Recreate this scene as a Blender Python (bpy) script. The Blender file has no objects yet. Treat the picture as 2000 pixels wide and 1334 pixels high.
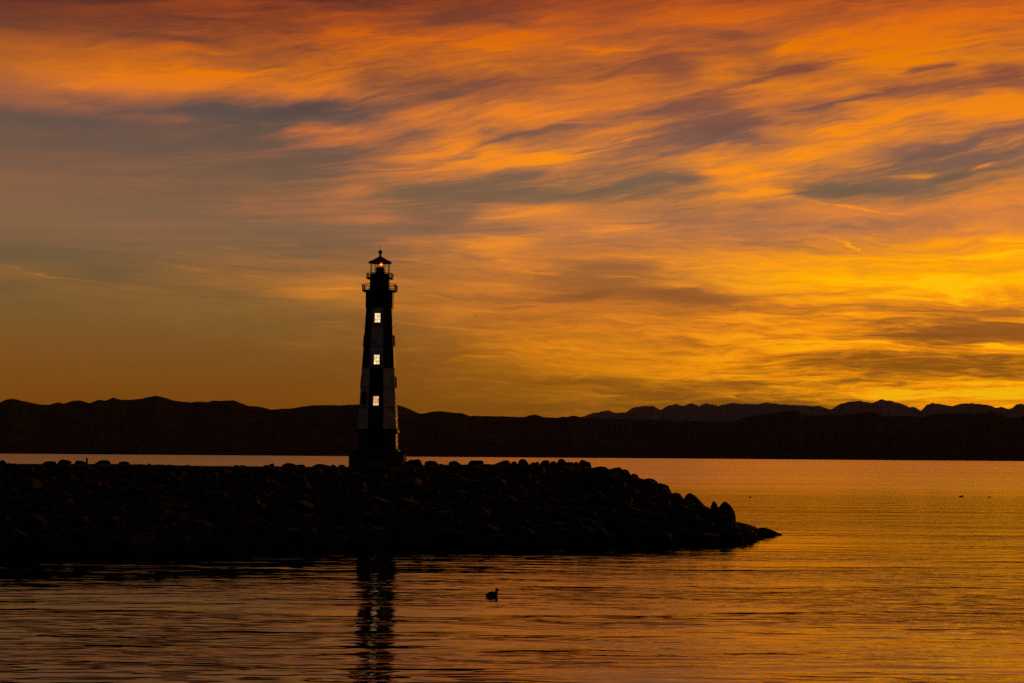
import bpy, bmesh, math, random
import numpy as np
from mathutils import Vector, Matrix, noise as mnoise
R = math.radians
SC = bpy.context.scene
COL = SC.collection
random.seed(7); rng = np.random.default_rng(7)

# ------------------------------------------------------------------ camera
CAMH = 4.2
FPX = 2000 * 60 / 36
PITCH = math.atan((888 - 667) / FPX)
ROLL = R(0.42)
cd = bpy.data.cameras.new('camera'); cd.lens = 60; cd.sensor_width = 36
cd.clip_start = 0.5; cd.clip_end = 60000
cam = bpy.data.objects.new('camera', cd); COL.objects.link(cam)
CM = Matrix.Rotation(math.pi / 2 + PITCH, 4, 'X') @ Matrix.Rotation(ROLL, 4, 'Z')
cam.matrix_world = Matrix.Translation((0, 0, CAMH)) @ CM
SC.camera = cam
CM3 = CM.to_3x3()

def ray(px, py):
    return (CM3 @ Vector((px - 1000, 667 - py, -FPX))).normalized()
def at(px, py, D):                       # point on the pixel's ray at ground distance y = D
    r = ray(px, py); k = D / r.y
    return Vector((0, 0, CAMH)) + r * k
def onwater(px, py, z=0.0):
    r = ray(px, py); k = (z - CAMH) / r.z
    return Vector((0, 0, CAMH)) + r * k

# ------------------------------------------------------------------ node helpers
def s2l(c):
    o = []
    for v in c:
        v /= 255.0
        o.append(v / 12.92 if v <= .04045 else ((v + .055) / 1.055) ** 2.4)
    return (*o, 1.0)

class NT:
    def __init__(s, tree): s.t = tree; s.n = tree.nodes; s.l = tree.links
    def new(s, typ, **kw):
        n = s.n.new(typ)
        for k, v in kw.items(): setattr(n, k, v)
        return n
    def put(s, sock, v):
        if isinstance(v, bpy.types.NodeSocket): s.l.new(v, sock)
        else: sock.default_value = v
    def m(s, op, a, b=None, c=None, clamp=False):
        n = s.new('ShaderNodeMath', operation=op, use_clamp=clamp)
        s.put(n.inputs[0], a)
        if b is not None: s.put(n.inputs[1], b)
        if c is not None: s.put(n.inputs[2], c)
        return n.outputs[0]
    def vec(s, x, y, z=0.0):
        n = s.new('ShaderNodeCombineXYZ')
        s.put(n.inputs[0], x); s.put(n.inputs[1], y); s.put(n.inputs[2], z)
        return n.outputs[0]
    def noise(s, v, scale=1, detail=4, rough=.5, dist=0.0, color=False, dim='3D', lac=2.0):
        n = s.new('ShaderNodeTexNoise', noise_dimensions=dim)
        if v is not None: s.l.new(v, n.inputs['Vector'])
        n.inputs['Scale'].default_value = scale; n.inputs['Detail'].default_value = detail
        n.inputs['Roughness'].default_value = rough; n.inputs['Distortion'].default_value = dist
        n.inputs['Lacunarity'].default_value = lac
        return n.outputs['Color'] if color else n.outputs[0]
    def rng(s, v, a, b, c=0.0, d=1.0, mode='SMOOTHSTEP', clamp=True):
        n = s.new('ShaderNodeMapRange', interpolation_type=mode)
        if mode == 'LINEAR': n.clamp = clamp
        s.put(n.inputs[0], v)
        for i, q in enumerate((a, b, c, d)): s.put(n.inputs[i + 1], q)
        return n.outputs[0]
    def mix(s, f, a, b, typ='RGBA', blend='MIX'):
        n = s.new('ShaderNodeMix', data_type=typ)
        if typ == 'RGBA':
            n.blend_type = blend; s.put(n.inputs[0], f); s.put(n.inputs[6], a); s.put(n.inputs[7], b); return n.outputs[2]
        s.put(n.inputs[0], f); s.put(n.inputs[2], a); s.put(n.inputs[3], b); return n.outputs[0]
    def ramp(s, f, stops, interp='LINEAR'):
        n = s.new('ShaderNodeValToRGB'); cr = n.color_ramp; cr.interpolation = interp
        s.put(n.inputs[0], f)
        cr.elements[0].position = stops[0][0]; cr.elements[0].color = stops[0][1]
        cr.elements[1].position = stops[-1][0]; cr.elements[1].color = stops[-1][1]
        for p, c in stops[1:-1]:
            e = cr.elements.new(p); e.color = c
        return n.outputs[0]

# ------------------------------------------------------------------ world: dusk sky with lit cirrus
SUN_AZ, SUN_EL = R(30), R(3.0)
w = bpy.data.worlds.new('World'); SC.world = w; w.use_nodes = True
w.node_tree.nodes.clear()
T = NT(w.node_tree)
out = T.new('ShaderNodeOutputWorld')
tc = T.new('ShaderNodeTexCoord').outputs['Generated']
nrm = T.new('ShaderNodeVectorMath', operation='NORMALIZE'); T.l.new(tc, nrm.inputs[0])
sp = T.new('ShaderNodeSeparateXYZ'); T.l.new(nrm.outputs[0], sp.inputs[0])
dx, dy, dz = sp.outputs
az = T.m('ARCTAN2', dx, dy)                       # azimuth, 0 = north (+Y)
el = T.m('ARCSINE', dz)
U0 = T.m('MULTIPLY_ADD', az, 3400.0, 1000.0)      # sky longitude, 59 units per degree
V0 = T.m('MULTIPLY_ADD', T.m('ABSOLUTE', el), -3370.0, 888.0)        # sky latitude, 0 = 15 degrees up, 888 = horizon
# wind direction: streaks climb to the right high up, lie level near the horizon
slope = T.ramp(T.m('DIVIDE', V0, 888.0, clamp=True), [
    (0.0, (.60, .60, .60, 1)), (.10, (.61, .61, .61, 1)), (.20, (.64, .64, .64, 1)), (.32, (.68, .68, .68, 1)), (.44, (.62, .62, .62, 1)),
    (.54, (.5, .5, .5, 1)), (.68, (.45, .45, .45, 1)), (.80, (.5, .5, .5, 1)), (1, (.5, .5, .5, 1))])
slope = T.m('SUBTRACT', slope, .5)
Vs = T.m('MULTIPLY_ADD', T.m('MULTIPLY', slope, .8), T.m('SUBTRACT', T.rng(U0, -400, 2600, -400, 2150), 1250.0), V0)
def warp(U, V, VS, lu, lv, au, av, seed):
    c = T.noise(T.vec(T.m('DIVIDE', U, lu), T.m('DIVIDE', VS, lv), seed), 1, 3, .5, color=True)
    q = T.new('ShaderNodeSeparateColor'); T.l.new(c, q.inputs[0])
    du = T.m('MULTIPLY', T.m('SUBTRACT', q.outputs[0], .5), au)
    dv = T.m('MULTIPLY', T.m('SUBTRACT', q.outputs[1], .5), av)
    return T.m('ADD', U, du), T.m('ADD', V, dv), T.m('ADD', VS, dv)
U1, V1, VS1 = warp(U0, V0, Vs, 300, 75, 170, 46, 3.1)
U2, V2, VS2 = warp(U1, V1, VS1, 110, 22, 90, 17, 8.7)

ROWS = [
 (0,   [2,10,12,6,34,28,5,6,30,15, 33,32,42,60,55,45,35,20,15,15,20]),
 (40,  [5,12,20,26,48,40,62,60,48,20, 25,58,52,62,78,70,62,74,76,80,80]),
 (85,  [10,15,20,25,32,48,52,88,62,90, 92,88,70,28,26,52,90,86,84,80,80]),
 (130, [46,60,75,80,70,60,58,54,50,64, 60,42,34,34,80,42,38,86,96,82,68]),
 (180, [62,82,98,100,80,76,80,66,28,14, 18,42,60,42,45,72,80,52,28,30,30]),
 (225, [50,46,26,34,2,0,-4,22,76,76, 90,82,60,24,8,45,32,76,82,86,92]),
 (262, [0,-2,0,2,2,12,66,52,48,78, 30,42,44,18,0,20,82,90,72,52,34]),
 (310, [4,4,4,5,4,4,4,14,82,98, 96,76,36,38,72,60,70,50,5,8,38]),
 (340, [8,8,8,8,6,6,8,40,55,30, 18,34,18,24,92,96,40,14,12,26,30]),
 (375, [14,12,10,10,8,10,28,48,5,-4, -3,2,10,34,68,98,16,8,16,34,50]),
 (408, [12,12,10,10,10,22,34,50,2,24, 68,66,38,38,55,32,48,52,44,58,80]),
 (442, [12,12,12,12,8,8,10,26,0,0, 12,30,60,36,28,18,28,40,40,52,50]),
 (480, [8,10,14,18,20,22,14,20,50,52, 90,42,36,38,30,30,50,72,88,96,100]),
 (520, [0,5,14,22,30,32,30,35,34,36, 54,34,32,64,82,98,100,104,108,110,110]),
 (550, [26,22,10,20,30,34,48,55,45,52, 60,26,18,36,80,98,104,108,110,108,105]),
 (578, [6,20,22,18,20,28,70,60,48,50, 32,18,8,16,42,72,84,92,96,98,98]),
 (605, [2,6,10,14,20,30,42,50,45,52, 52,46,50,48,62,66,64,74,62,55,70]),
 (645, [0,2,4,8,10,10,14,20,28,46, 58,72,74,62,56,58,60,50,20,12,24]),
 (680, [0,0,2,3,6,10,12,18,20,30, 60,66,74,85,92,84,86,78,70,72,72]),
 (718, [0,0,0,0,0,2,4,5,6,10,22,42,52,78,82,72,60,50,44,46,68]),
 (752, [0,0,0,0,0,0,0,0,0,2,8,12,12,28,58,55,60,82,94,95,88]),
 (785, [0,0,0,0,0,0,0,0,0,0,5,25,15,10,8,20,32,52,62,58,52]),
]
tU = T.m('DIVIDE', U2, 2000.0, clamp=True)
acc = None
for i, (yv, vals) in enumerate(ROWS):
    st = [(k / 20.0, (*([(v / 100.0 + .3) / 1.6] * 3), 1)) for k, v in enumerate(vals)]
    r_ = T.ramp(tU, st, 'CARDINAL')
    if acc is None: acc = r_
    else:
        f = T.rng(V2, ROWS[i - 1][0], yv)
        acc = T.mix(f, acc, r_)
bwn = T.new('ShaderNodeRGBToBW'); T.l.new(acc, bwn.inputs[0])
m_ = T.m('MULTIPLY_ADD', bwn.outputs[0], 1.6, -.3)
# single streaks: centre, half length, half width, climb angle (deg), amount, edge
BL = [
 (330,165,300,34,4,.35,.8),(150,195,120,18,2,.2,.8),(560,178,260,20,3,.18,.8),(400,60,150,7,-5,-.3,.8),(330,95,260,14,-3,-.22,.7),
 (640,212,240,22,6,-.55,.45),(880,172,330,17,7,-.42,.6),(330,232,200,14,6,-.25,.6),(120,262,170,20,3,-.12,.8),
 (900,84,360,9,-4,.38,.7),(700,72,120,18,-6,.25,.8),(1200,94,200,7,-3,.3,.7),(900,40,200,28,-4,-.25,.8),
 (620,255,85,9,5,.5,.7),(690,236,90,8,10,.35,.7),(625,262,26,5,0,-.35,.6),
 (1000,268,260,14,7,-.0,.7),(1020,265,330,15,14,-.58,.5),(1230,222,250,14,14,-.45,.5),(1000,315,170,22,9,.42,.6),(1160,285,220,16,12,.42,.6),
 (880,312,160,10,12,.3,.7),(760,328,60,9,10,.3,.7),(1040,225,160,10,6,.35,.8),(1420,245,110,34,12,-.5,.45),(1330,290,150,12,15,-.4,.5),
 (1440,70,150,16,-2,-.5,.5),(1330,60,90,14,0,-.2,.6),(1590,134,95,17,2,-.75,.4),(1470,155,150,10,12,-.45,.5),
 (1560,95,170,14,14,.4,.7),(1760,120,190,18,8,.2,.7),(1740,190,160,12,14,.3,.8),
 (1720,190,120,15,8,-.75,.45),(1830,150,65,14,3,-.7,.45),(1950,160,80,20,0,-.6,.45),(1630,205,130,11,12,-.45,.5),(1895,205,70,11,4,-.25,.6),
 (1730,235,80,14,10,.45,.6),(1900,228,150,8,-2,.4,.7),(1650,255,60,14,20,.35,.7),
 (1800,312,180,12,14,-.3,.45),(1900,280,160,14,10,-.3,.6),(1690,372,150,12,2,-.5,.45),(1870,348,120,12,8,-.5,.45),(1790,342,90,6,6,.35,.8),(1560,376,70,7,8,-.4,.5),
 (1480,345,150,16,8,.28,.8),(1520,372,80,9,2,.2,.8),(1400,335,80,12,3,.3,.6),(1680,403,170,5,-10,.42,.8),(1930,330,60,8,20,.4,.7),
 (1000,375,260,18,4,-.25,.6),(1330,350,80,14,2,-.35,.6),(880,425,150,28,12,-.38,.5),(800,445,60,10,0,-.3,.6),(1050,412,130,8,9,.5,.7),(960,422,40,8,0,.3,.7),
 (1190,447,120,7,8,.42,.7),(700,432,70,10,4,.3,.8),(690,380,90,10,4,.2,.8),(490,402,35,6,8,.3,.8),(660,270,60,7,4,.2,.8),
 (1010,468,90,11,-3,.42,.6),(900,470,120,8,-8,.3,.7),(850,460,80,7,-2,.3,.7),(770,507,45,4,-3,.4,.8),(930,500,110,9,-12,-.25,.7),
 (1060,528,150,4,-6,.45,.8),(1270,548,180,5,-6,.5,.7),(1200,520,95,12,-3,-.45,.5),(1130,570,150,17,6,-.55,.45),(1330,575,160,22,-3,-.5,.5),(1370,560,100,14,0,-.25,.7),
 (1290,505,90,12,-8,.5,.6),(1000,595,80,7,4,-.25,.7),(1180,612,180,6,-2,-.2,.7),
 (650,572,60,9,2,.35,.7),(500,500,120,5,-9,.25,.8),(560,490,60,5,-4,.25,.8),(110,552,170,4,-6,.3,.8),(260,570,120,4,-10,.2,.8),(330,525,160,5,-9,.2,.8),
 (620,640,110,2.2,-3,.35,.9),(740,645,60,2.2,-4,.35,.9),(870,640,200,4,-4,.3,.8),(560,680,170,4,-8,.16,.8),
 (1100,678,110,4,-1,.4,.8),(930,700,120,4,-3,.3,.8),(1040,722,60,3,-3,.3,.8),(1110,720,110,6,-8,.2,.8),(1150,735,60,6,14,.25,.8),
 (1070,773,70,3,0,.62,.7),(1150,770,90,5,3,.42,.7),(1330,770,90,3,-2,.15,.8),(1430,771,22,3,-4,.7,.6),
 (1500,545,120,12,3,.15,.7),(1640,566,130,5,3,-.35,.6),(1560,573,140,8,2,-.3,.6),(1780,572,90,7,0,-.2,.7),(1660,480,38,5,-32,.55,.7),(1690,460,20,4,30,.3,.8),
 (1850,510,200,18,2,.12,.9),(1900,460,140,10,0,-.3,.6),(1800,545,200,10,0,.12,.9),
 (1750,632,130,10,2,-.5,.5),(1890,625,110,14,0,-.55,.5),(1960,632,60,5,0,-.5,.5),(1800,657,190,7,0,-.5,.5),(1540,660,170,5,2,-.38,.6),(1450,676,90,5,4,-.35,.6),
 (1640,690,150,8,2,-.4,.55),(1800,690,170,12,1,-.55,.5),(1900,672,160,4,1,.5,.6),(1560,668,60,3,3,.4,.7),(1700,675,160,3,-1,.35,.7),
 (1560,700,110,8,-2,.25,.7),(1400,690,120,6,2,.3,.7),(1650,745,90,7,3,-.5,.5),(1740,748,60,5,6,-.35,.6),(1530,768,90,8,0,-.3,.6),(1830,752,120,4,1,-.3,.6),
 (1930,748,90,3,1,-.35,.6),(1860,768,110,4,1,-.3,.6),(1700,778,70,5,4,.35,.6),(1480,730,110,7,2,.2,.7),(1850,735,170,8,1,.2,.8),
 (1500,600,160,14,2,-.15,.7),(1580,625,110,5,-2,.2,.7),(1960,700,60,12,18,-.25,.7),(1380,655,110,6,-2,.2,.7),
]
U3, V3, VS3 = warp(U2, V2, VS2, 60, 9, 60, 8, 5.3)
fib = T.noise(T.vec(T.m('DIVIDE', U1, 190), T.m('DIVIDE', VS2, 14), 2.0), 1, 7, .66)
fibm = T.rng(fib, .38, .58, .35, 1.4)
pv = T.vec(U3, V3)
m0 = m_; m_ = 0.0
for i, (cx, cy, hl, hw, ang, amt, edge) in enumerate(BL):
    mp = T.new('ShaderNodeMapping', vector_type='TEXTURE')
    T.l.new(pv, mp.inputs[0])
    mp.inputs[1].default_value = (cx, cy, 0); mp.inputs[2].default_value = (0, 0, R(-ang)); mp.inputs[3].default_value = (hl * 1.25, hw * 1.25, 1)
    g = T.new('ShaderNodeTexGradient', gradient_type='QUADRATIC_SPHERE'); T.l.new(mp.outputs[0], g.inputs[0])
    m_ = T.m('MULTIPLY_ADD', T.rng(g.outputs[1], 0, .35 + edge * .65), amt * ((.62 * 1.15 if cy < 560 else 1.0) if amt < 0 else .8), m_)
m_ = T.m('MULTIPLY_ADD', m_, fibm, m0)
# fibres
amp = T.rng(T.m('ADD', T.m('MULTIPLY', U0, .55), T.m('MULTIPLY', V0, -.5)), -250, 330, .16, .90)
amp = T.m('MULTIPLY', amp, T.m('MULTIPLY_ADD', T.m('MULTIPLY', T.rng(U0, 1150, 1500), T.rng(V0, 550, 640)), 1.25, 1.0))
fib2 = T.noise(T.vec(T.m('DIVIDE', U1, 420), T.m('DIVIDE', VS2, 46), 5.0), 1, 7, .66)
fine = T.noise(T.vec(T.m('DIVIDE', U2, 46), T.m('DIVIDE', VS2, 5.5), 9.0), 1, 4, .6)
m_ = T.m('MULTIPLY_ADD', T.m('SUBTRACT', fib, .5), T.m('MULTIPLY', amp, 1.0), m_)
m_ = T.m('MULTIPLY_ADD', T.m('SUBTRACT', T.rng(fib2, .38, .62), .5), T.m('MULTIPLY', amp, .42), m_)
m_ = T.m('MULTIPLY_ADD', T.m('SUBTRACT', fine, .5), T.m('MULTIPLY', amp, .5), m_)

tV = T.m('DIVIDE', V0, 888.0, clamp=True)
def vr(lst): return T.ramp(tV, [(max(0, min(1, y / 888)), s2l(c)) for y, c in lst], 'LINEAR')
baseL = vr([(0,(72,36,36)),(50,(100,52,38)),(150,(105,68,52)),(225,(92,76,70)),(290,(106,82,68)),(370,(120,90,66)),(450,(124,94,68)),(540,(104,84,54)),(620,(120,86,44)),(700,(124,80,30)),(780,(124,72,14)),(850,(120,64,8))])
baseR = vr([(0,(128,60,36)),(60,(134,72,48)),(150,(136,76,52)),(220,(128,82,66)),(300,(126,90,74)),(370,(122,94,70)),(450,(156,104,72)),(520,(158,98,50)),(600,(158,92,36)),(700,(148,86,16)),(780,(138,84,16)),(850,(125,72,10))])
litL = vr([(0,(165,72,25)),(60,(190,84,18)),(150,(226,116,0)),(210,(214,114,44)),(300,(205,110,55)),(400,(198,114,66)),(500,(190,118,60)),(560,(214,128,38)),(640,(180,118,40)),(700,(150,95,30)),(800,(135,84,18))])
litR = vr([(0,(208,94,16)),(60,(218,106,12)),(130,(226,122,4)),(200,(230,126,22)),(300,(250,142,8)),(370,(246,140,24)),(430,(236,134,52)),(480,(252,150,12)),(540,(255,166,0)),(600,(248,146,14)),(700,(255,150,6)),(770,(255,158,6)),(850,(255,145,0))])
litM = vr([(0,(190,84,22)),(60,(212,100,12)),(130,(222,118,14)),(200,(226,122,32)),(300,(246,140,16)),(370,(232,136,40)),(430,(228,134,50)),(480,(238,138,36)),(540,(234,136,40)),(600,(232,132,34)),(660,(240,140,20)),(720,(238,142,12)),(850,(220,130,10))])
fx = T.rng(U0, 480, 1150)
base = T.mix(fx, baseL, baseR); lit = T.mix(fx, litL, T.mix(T.rng(U0, 1150, 1650), litM, litR))
mc = T.m('POWER', T.m('MAXIMUM', m_, 0.0), 1.25)
colr = T.mix(T.m('MINIMUM', mc, 1.0), base, lit)
hot = T.rng(m_, .95, 1.35, 0, .7)
colr = T.mix(T.m('MULTIPLY', T.m('MULTIPLY', hot, T.rng(V0, 330, 500)), T.rng(U0, 1200, 1900)), colr, s2l((255, 200, 10)))
drk = T.m('MULTIPLY_ADD', T.m('MAXIMUM', T.m('MINIMUM', m_, 0.0), -1.0), .3, 1.0)
vm = T.new('ShaderNodeVectorMath', operation='SCALE'); T.l.new(colr, vm.inputs[0]); T.l.new(drk, vm.inputs[3])
# glow fades with height and away from the sunset
hf = T.m('MULTIPLY', T.rng(el, R(15), R(22.5), 1, 0), T.m('MULTIPLY', T.rng(az, R(-75), R(-24), 0, 1), T.rng(az, R(40), R(95), 1, 0)))
bg1 = T.new('ShaderNodeBackground'); T.l.new(vm.outputs[0], bg1.inputs[0]); T.l.new(T.m('MULTIPLY', hf, 1.1), bg1.inputs[1])
sky = T.new('ShaderNodeTexSky', sky_type='NISHITA'); sky.sun_disc = False
sky.sun_elevation = SUN_EL * .3; sky.sun_rotation = SUN_AZ; sky.air_density = 1.6; sky.dust_density = 3.0; sky.ozone_density = 2.0
bg2 = T.new('ShaderNodeBackground'); T.l.new(T.mix(1.0, sky.outputs[0], (1.0, .74, .78, 1), blend='MULTIPLY'), bg2.inputs[0])
T.l.new(T.m('MULTIPLY', T.m('SUBTRACT', 1.0, hf), .042), bg2.inputs[1])
ad = T.new('ShaderNodeAddShader'); T.l.new(bg1.outputs[0], ad.inputs[0]); T.l.new(bg2.outputs[0], ad.inputs[1])
T.l.new(ad.outputs[0], out.inputs[0])
w.cycles.sampling_method = 'MANUAL'; w.cycles.sample_map_resolution = 512

sl = bpy.data.lights.new('sun', 'SUN'); sl.energy = .8; sl.angle = R(10); sl.color = (1.0, .36, .03)
so = bpy.data.objects.new('sun', sl); COL.objects.link(so)
sd = Vector((math.sin(SUN_AZ) * math.cos(SUN_EL), math.cos(SUN_AZ) * math.cos(SUN_EL), math.sin(SUN_EL)))
so.rotation_euler = sd.to_track_quat('Z', 'Y').to_euler()

SC.view_settings.view_transform = 'Standard'; SC.view_settings.look = 'None'
SC.view_settings.exposure = 0; SC.view_settings.gamma = 1
SC.cycles.use_denoising = False
SC.cycles.max_bounces = 6

# ------------------------------------------------------------------ materials
def mat(name, fn=None, col=(.05, .05, .05), rough=.8, spec=.3, metal=0.0):
    m = bpy.data.materials.new(name); m.use_nodes = True
    t = NT(m.node_tree); b = m.node_tree.nodes['Principled BSDF']
    b.inputs['Base Color'].default_value = (*col, 1); b.inputs['Roughness'].default_value = rough
    b.inputs['Specular IOR Level'].default_value = spec; b.inputs['Metallic'].default_value = metal
    if fn: fn(t, b)
    return m
def speckle(c1, c2, scale, bump=0.0, bd=.05, detail=8):
    def fn(t, b):
        g = t.new('ShaderNodeNewGeometry').outputs['Position']
        n = t.noise(g, scale, detail, .6)
        n = t.rng(n, .3, .7)
        t.l.new(t.mix(n, (*c1, 1), (*c2, 1)), b.inputs['Base Color'])
        if bump:
            bp = t.new('ShaderNodeBump'); bp.inputs['Strength'].default_value = bump; bp.inputs['Distance'].default_value = bd
            t.l.new(t.noise(g, scale * 3, 6, .6), bp.inputs['Height']); t.l.new(bp.outputs[0], b.inputs['Normal'])
    return fn
def rockfn(t, b):
    g = t.new('ShaderNodeNewGeometry').outputs['Position']
    oi = t.new('ShaderNodeObjectInfo').outputs['Random']
    n = t.rng(t.noise(g, 1.7, 8, .65), .3, .72)
    c = t.mix(n, (.020, .012, .009, 1), (.075, .046, .034, 1))
    c = t.mix(t.m('MULTIPLY', oi, .5), c, (.038, .027, .022, 1))
    t.l.new(c, b.inputs['Base Color'])
    bp = t.new('ShaderNodeBump'); bp.inputs['Strength'].default_value = .6; bp.inputs['Distance'].default_value = .06
    t.l.new(t.noise(g, 5, 8, .65), bp.inputs['Height']); t.l.new(bp.outputs[0], b.inputs['Normal'])
M_ROCK = mat('riprap_rock', rockfn, rough=.9, spec=.2)
M_PALEROCK = mat('pale_rock', speckle((.10, .068, .05), (.26, .19, .15), 2.2, .5, .05), rough=.9, spec=.2)
M_EARTH = mat('spit_earth', speckle((.022, .013, .009), (.07, .044, .032), .7, .7, .12), rough=.95, spec=.1)
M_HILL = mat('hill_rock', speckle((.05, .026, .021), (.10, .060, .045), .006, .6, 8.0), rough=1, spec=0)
M_FAR = mat('far_rock_hazed', speckle((.30, .20, .21), (.44, .30, .31), .002, .4, 20.0), rough=1, spec=0)  # pale purplish tone: part of the distance haze is painted into the rock colour
M_WHITE = mat('white_paint', speckle((.46, .40, .40), (.80, .74, .74), 1.9, .12, .01), rough=.55, spec=.4)
M_BLACK = mat('black_paint', speckle((.012, .010, .010), (.028, .024, .024), 2.0, .2, .01), rough=.6, spec=.25)
M_METAL = mat('dark_metal', speckle((.015, .012, .011), (.035, .028, .024), 3.0), rough=.6, spec=.3)
M_CONC = mat('concrete', speckle((.06, .045, .038), (.13, .10, .085), 3.0, .4, .02), rough=.9, spec=.2)
M_DUCK = mat('duck_feathers', speckle((.012, .010, .009), (.05, .038, .03), 14.0, .4, .01), rough=.8, spec=.2)
M_BILL = mat('duck_bill', None, (.12, .09, .06), .5)
M_WOOD = mat('old_wood', speckle((.03, .02, .014), (.09, .06, .04), 4.0, .5, .01), rough=.9)
def glow(name, col, strength):
    def fn(t, b):
        g = t.new('ShaderNodeNewGeometry').outputs['Position']
        n = t.rng(t.noise(g, 4.5, 3, .5), .35, .68, .58, 1.1)
        v = t.m('MULTIPLY', n, strength)
        b.inputs['Emission Color'].default_value = (*col, 1); t.l.new(v, b.inputs['Emission Strength'])
    return mat(name, fn, (.3, .28, .24), .2, .5)
M_PANE = glow('lit_window_glass', (1.0, .72, .36), 1.25)
M_PANEP = glow('pinkish_lit_window_glass', (.95, .50, .23), 1.0)
M_LAMP = glow('beacon_light', (1.0, .34, .01), 3.0)
M_LAMPR = glow('beacon_red_glass', (.8, .02, .004), 1.3)
def glassfn(t, b):
    b.inputs['Transmission Weight'].default_value = 1; b.inputs['IOR'].default_value = 1.0
    b.inputs['Base Color'].default_value = (.97, .96, .95, 1)
M_GLASS = mat('lantern_glass', glassfn, rough=0.02, spec=.5)

def waterfn(t, b):
    b.inputs['Base Color'].default_value = (.006, .005, .004, 1)
    b.inputs['IOR'].default_value = 1.333; b.inputs['Specular IOR Level'].default_value = .72; b.inputs['Specular Tint'].default_value = (1, .78, .64, 1)
    g = t.new('ShaderNodeNewGeometry').outputs['Position']
    s = t.new('ShaderNodeSeparateXYZ'); t.l.new(g, s.inputs[0])
    X, Y = s.outputs[0], s.outputs[1]
    ln = t.new('ShaderNodeVectorMath', operation='LENGTH'); t.l.new(g, ln.inputs[0]); D = ln.outputs['Value']
    def lay(sx, sy, seed, det, amp, rough=.5):
        n = t.noise(t.vec(t.m('MULTIPLY', X, sx), t.m('MULTIPLY', Y, sy), seed), 1, det, rough, .25)
        return t.m('MULTIPLY', n, amp)
    patch = t.rng(t.noise(t.vec(t.m('MULTIPLY', X, .035), t.m('MULTIPLY', Y, .13)), 1, 4, .6), .38, .66, .35, 1.5)
    shel = t.m('ADD', t.rng(t.m('SUBTRACT', Y, t.m('MULTIPLY', X, .95)), 58, 71, 1.0, .28), t.rng(Y, 78, 95, 0, .75))    # sheltered water in front of the spit
    h = t.m('ADD', lay(.16, .42, 1.0, 2, .036), t.m('MULTIPLY', t.m('ADD', t.m('ADD', lay(.5, 1.5, 4.0, 2, .022), t.m('MULTIPLY', lay(2.2, 4.6, 7.0, 2, .0034), t.rng(X, -6, 12, 1.0, 2.6))), lay(.45, 2.6, 11.0, 2, .0110, .5)), patch))
    # short steep wavelet fronts, long and thin along the crests
    n1 = t.noise(t.vec(t.m('MULTIPLY', X, .22), t.m('MULTIPLY', Y, .80), 21.0), 1, 3, .5, .2)
    p2 = t.rng(t.noise(t.vec(t.m('MULTIPLY', X, .05), t.m('MULTIPLY', Y, .18), 31.0), 1, 4, .6), .44, .60, .05, 1.1)
    p2 = t.m('MULTIPLY', p2, t.m('MULTIPLY', t.rng(D, 48, 95, 1.0, .3), t.rng(X, -2, 14, 1.0, .6)))
    st = t.m('ADD', t.rng(n1, .38, .46), t.m('ADD', t.rng(n1, .50, .58), t.rng(n1, .62, .70)))
    h = t.m('ADD', h, t.m('MULTIPLY', t.m('MULTIPLY', st, .028), p2))
    h = t.m('MULTIPLY', h, shel)
    bp = t.new('ShaderNodeBump'); bp.inputs['Distance'].default_value = 1.0
    t.l.new(t.rng(D, 60, 400, 1.0, .3, 'LINEAR'), bp.inputs['Strength'])
    t.l.new(h, bp.inputs['Height']); t.l.new(bp.outputs[0], b.inputs['Normal'])
    far = t.noise(t.vec(t.m('MULTIPLY', X, .0016), t.m('MULTIPLY', Y, .016)), 1, 4, .6)
    r = t.rng(D, 75, 330, .02, .21, 'LINEAR')
    r = t.m('MULTIPLY', r, t.rng(far, .35, .65, .7, 1.25))
    gl = t.new('ShaderNodeBsdfGlossy'); gl.inputs['Color'].default_value = (1, .86, .72, 1)
    t.l.new(r, gl.inputs['Roughness']); t.l.new(bp.outputs[0], gl.inputs['Normal'])
    df = t.new('ShaderNodeBsdfDiffuse'); df.inputs['Color'].default_value = (.010, .007, .005, 1)
    fr = t.new('ShaderNodeFresnel'); fr.inputs['IOR'].default_value = 1.37; t.l.new(bp.outputs[0], fr.inputs['Normal'])
    mx = t.new('ShaderNodeMixShader'); t.l.new(fr.outputs[0], mx.inputs[0]); t.l.new(df.outputs[0], mx.inputs[1]); t.l.new(gl.outputs[0], mx.inputs[2])
    t.l.new(mx.outputs[0], t.t.nodes['Material Output'].inputs['Surface'])
M_WATER = mat('lake_water', waterfn)

# ------------------------------------------------------------------ object helpers
def obj(name, me_or_bm, m=None, parent=None, smooth=False):
    if isinstance(me_or_bm, bmesh.types.BMesh):
        me = bpy.data.meshes.new(name); me_or_bm.to_mesh(me); me_or_bm.free()
    else: me = me_or_bm
    if m and not me.materials: me.materials.append(m)
    if smooth:
        for p in me.polygons: p.use_smooth = True
    o = bpy.data.objects.new(name, me); COL.objects.link(o)
    if parent: o.parent = parent
    return o
def tag(o, label=None, cat=None, group=None, kind=None):
    if label: o['label'] = label
    if cat: o['category'] = cat
    if group: o['group'] = group
    if kind: o['kind'] = kind
    return o
def empty(name, loc, rz=0):
    o = bpy.data.objects.new(name, None); COL.objects.link(o); o.location = loc; o.rotation_euler = (0, 0, rz); o.empty_display_size = .3
    return o
def mesh(name, verts, faces, m=None, smooth=False):
    me = bpy.data.meshes.new(name); me.from_pydata([tuple(v) for v in verts], [], faces); me.update()
    if m: me.materials.append(m)
    if smooth: me.polygons.foreach_set('use_smooth', [True] * len(me.polygons))
    return me
def grid_faces(nr, nc):
    return [(r * nc + c, r * nc + c + 1, (r + 1) * nc + c + 1, (r + 1) * nc + c) for r in range(nr - 1) for c in range(nc - 1)]
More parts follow.
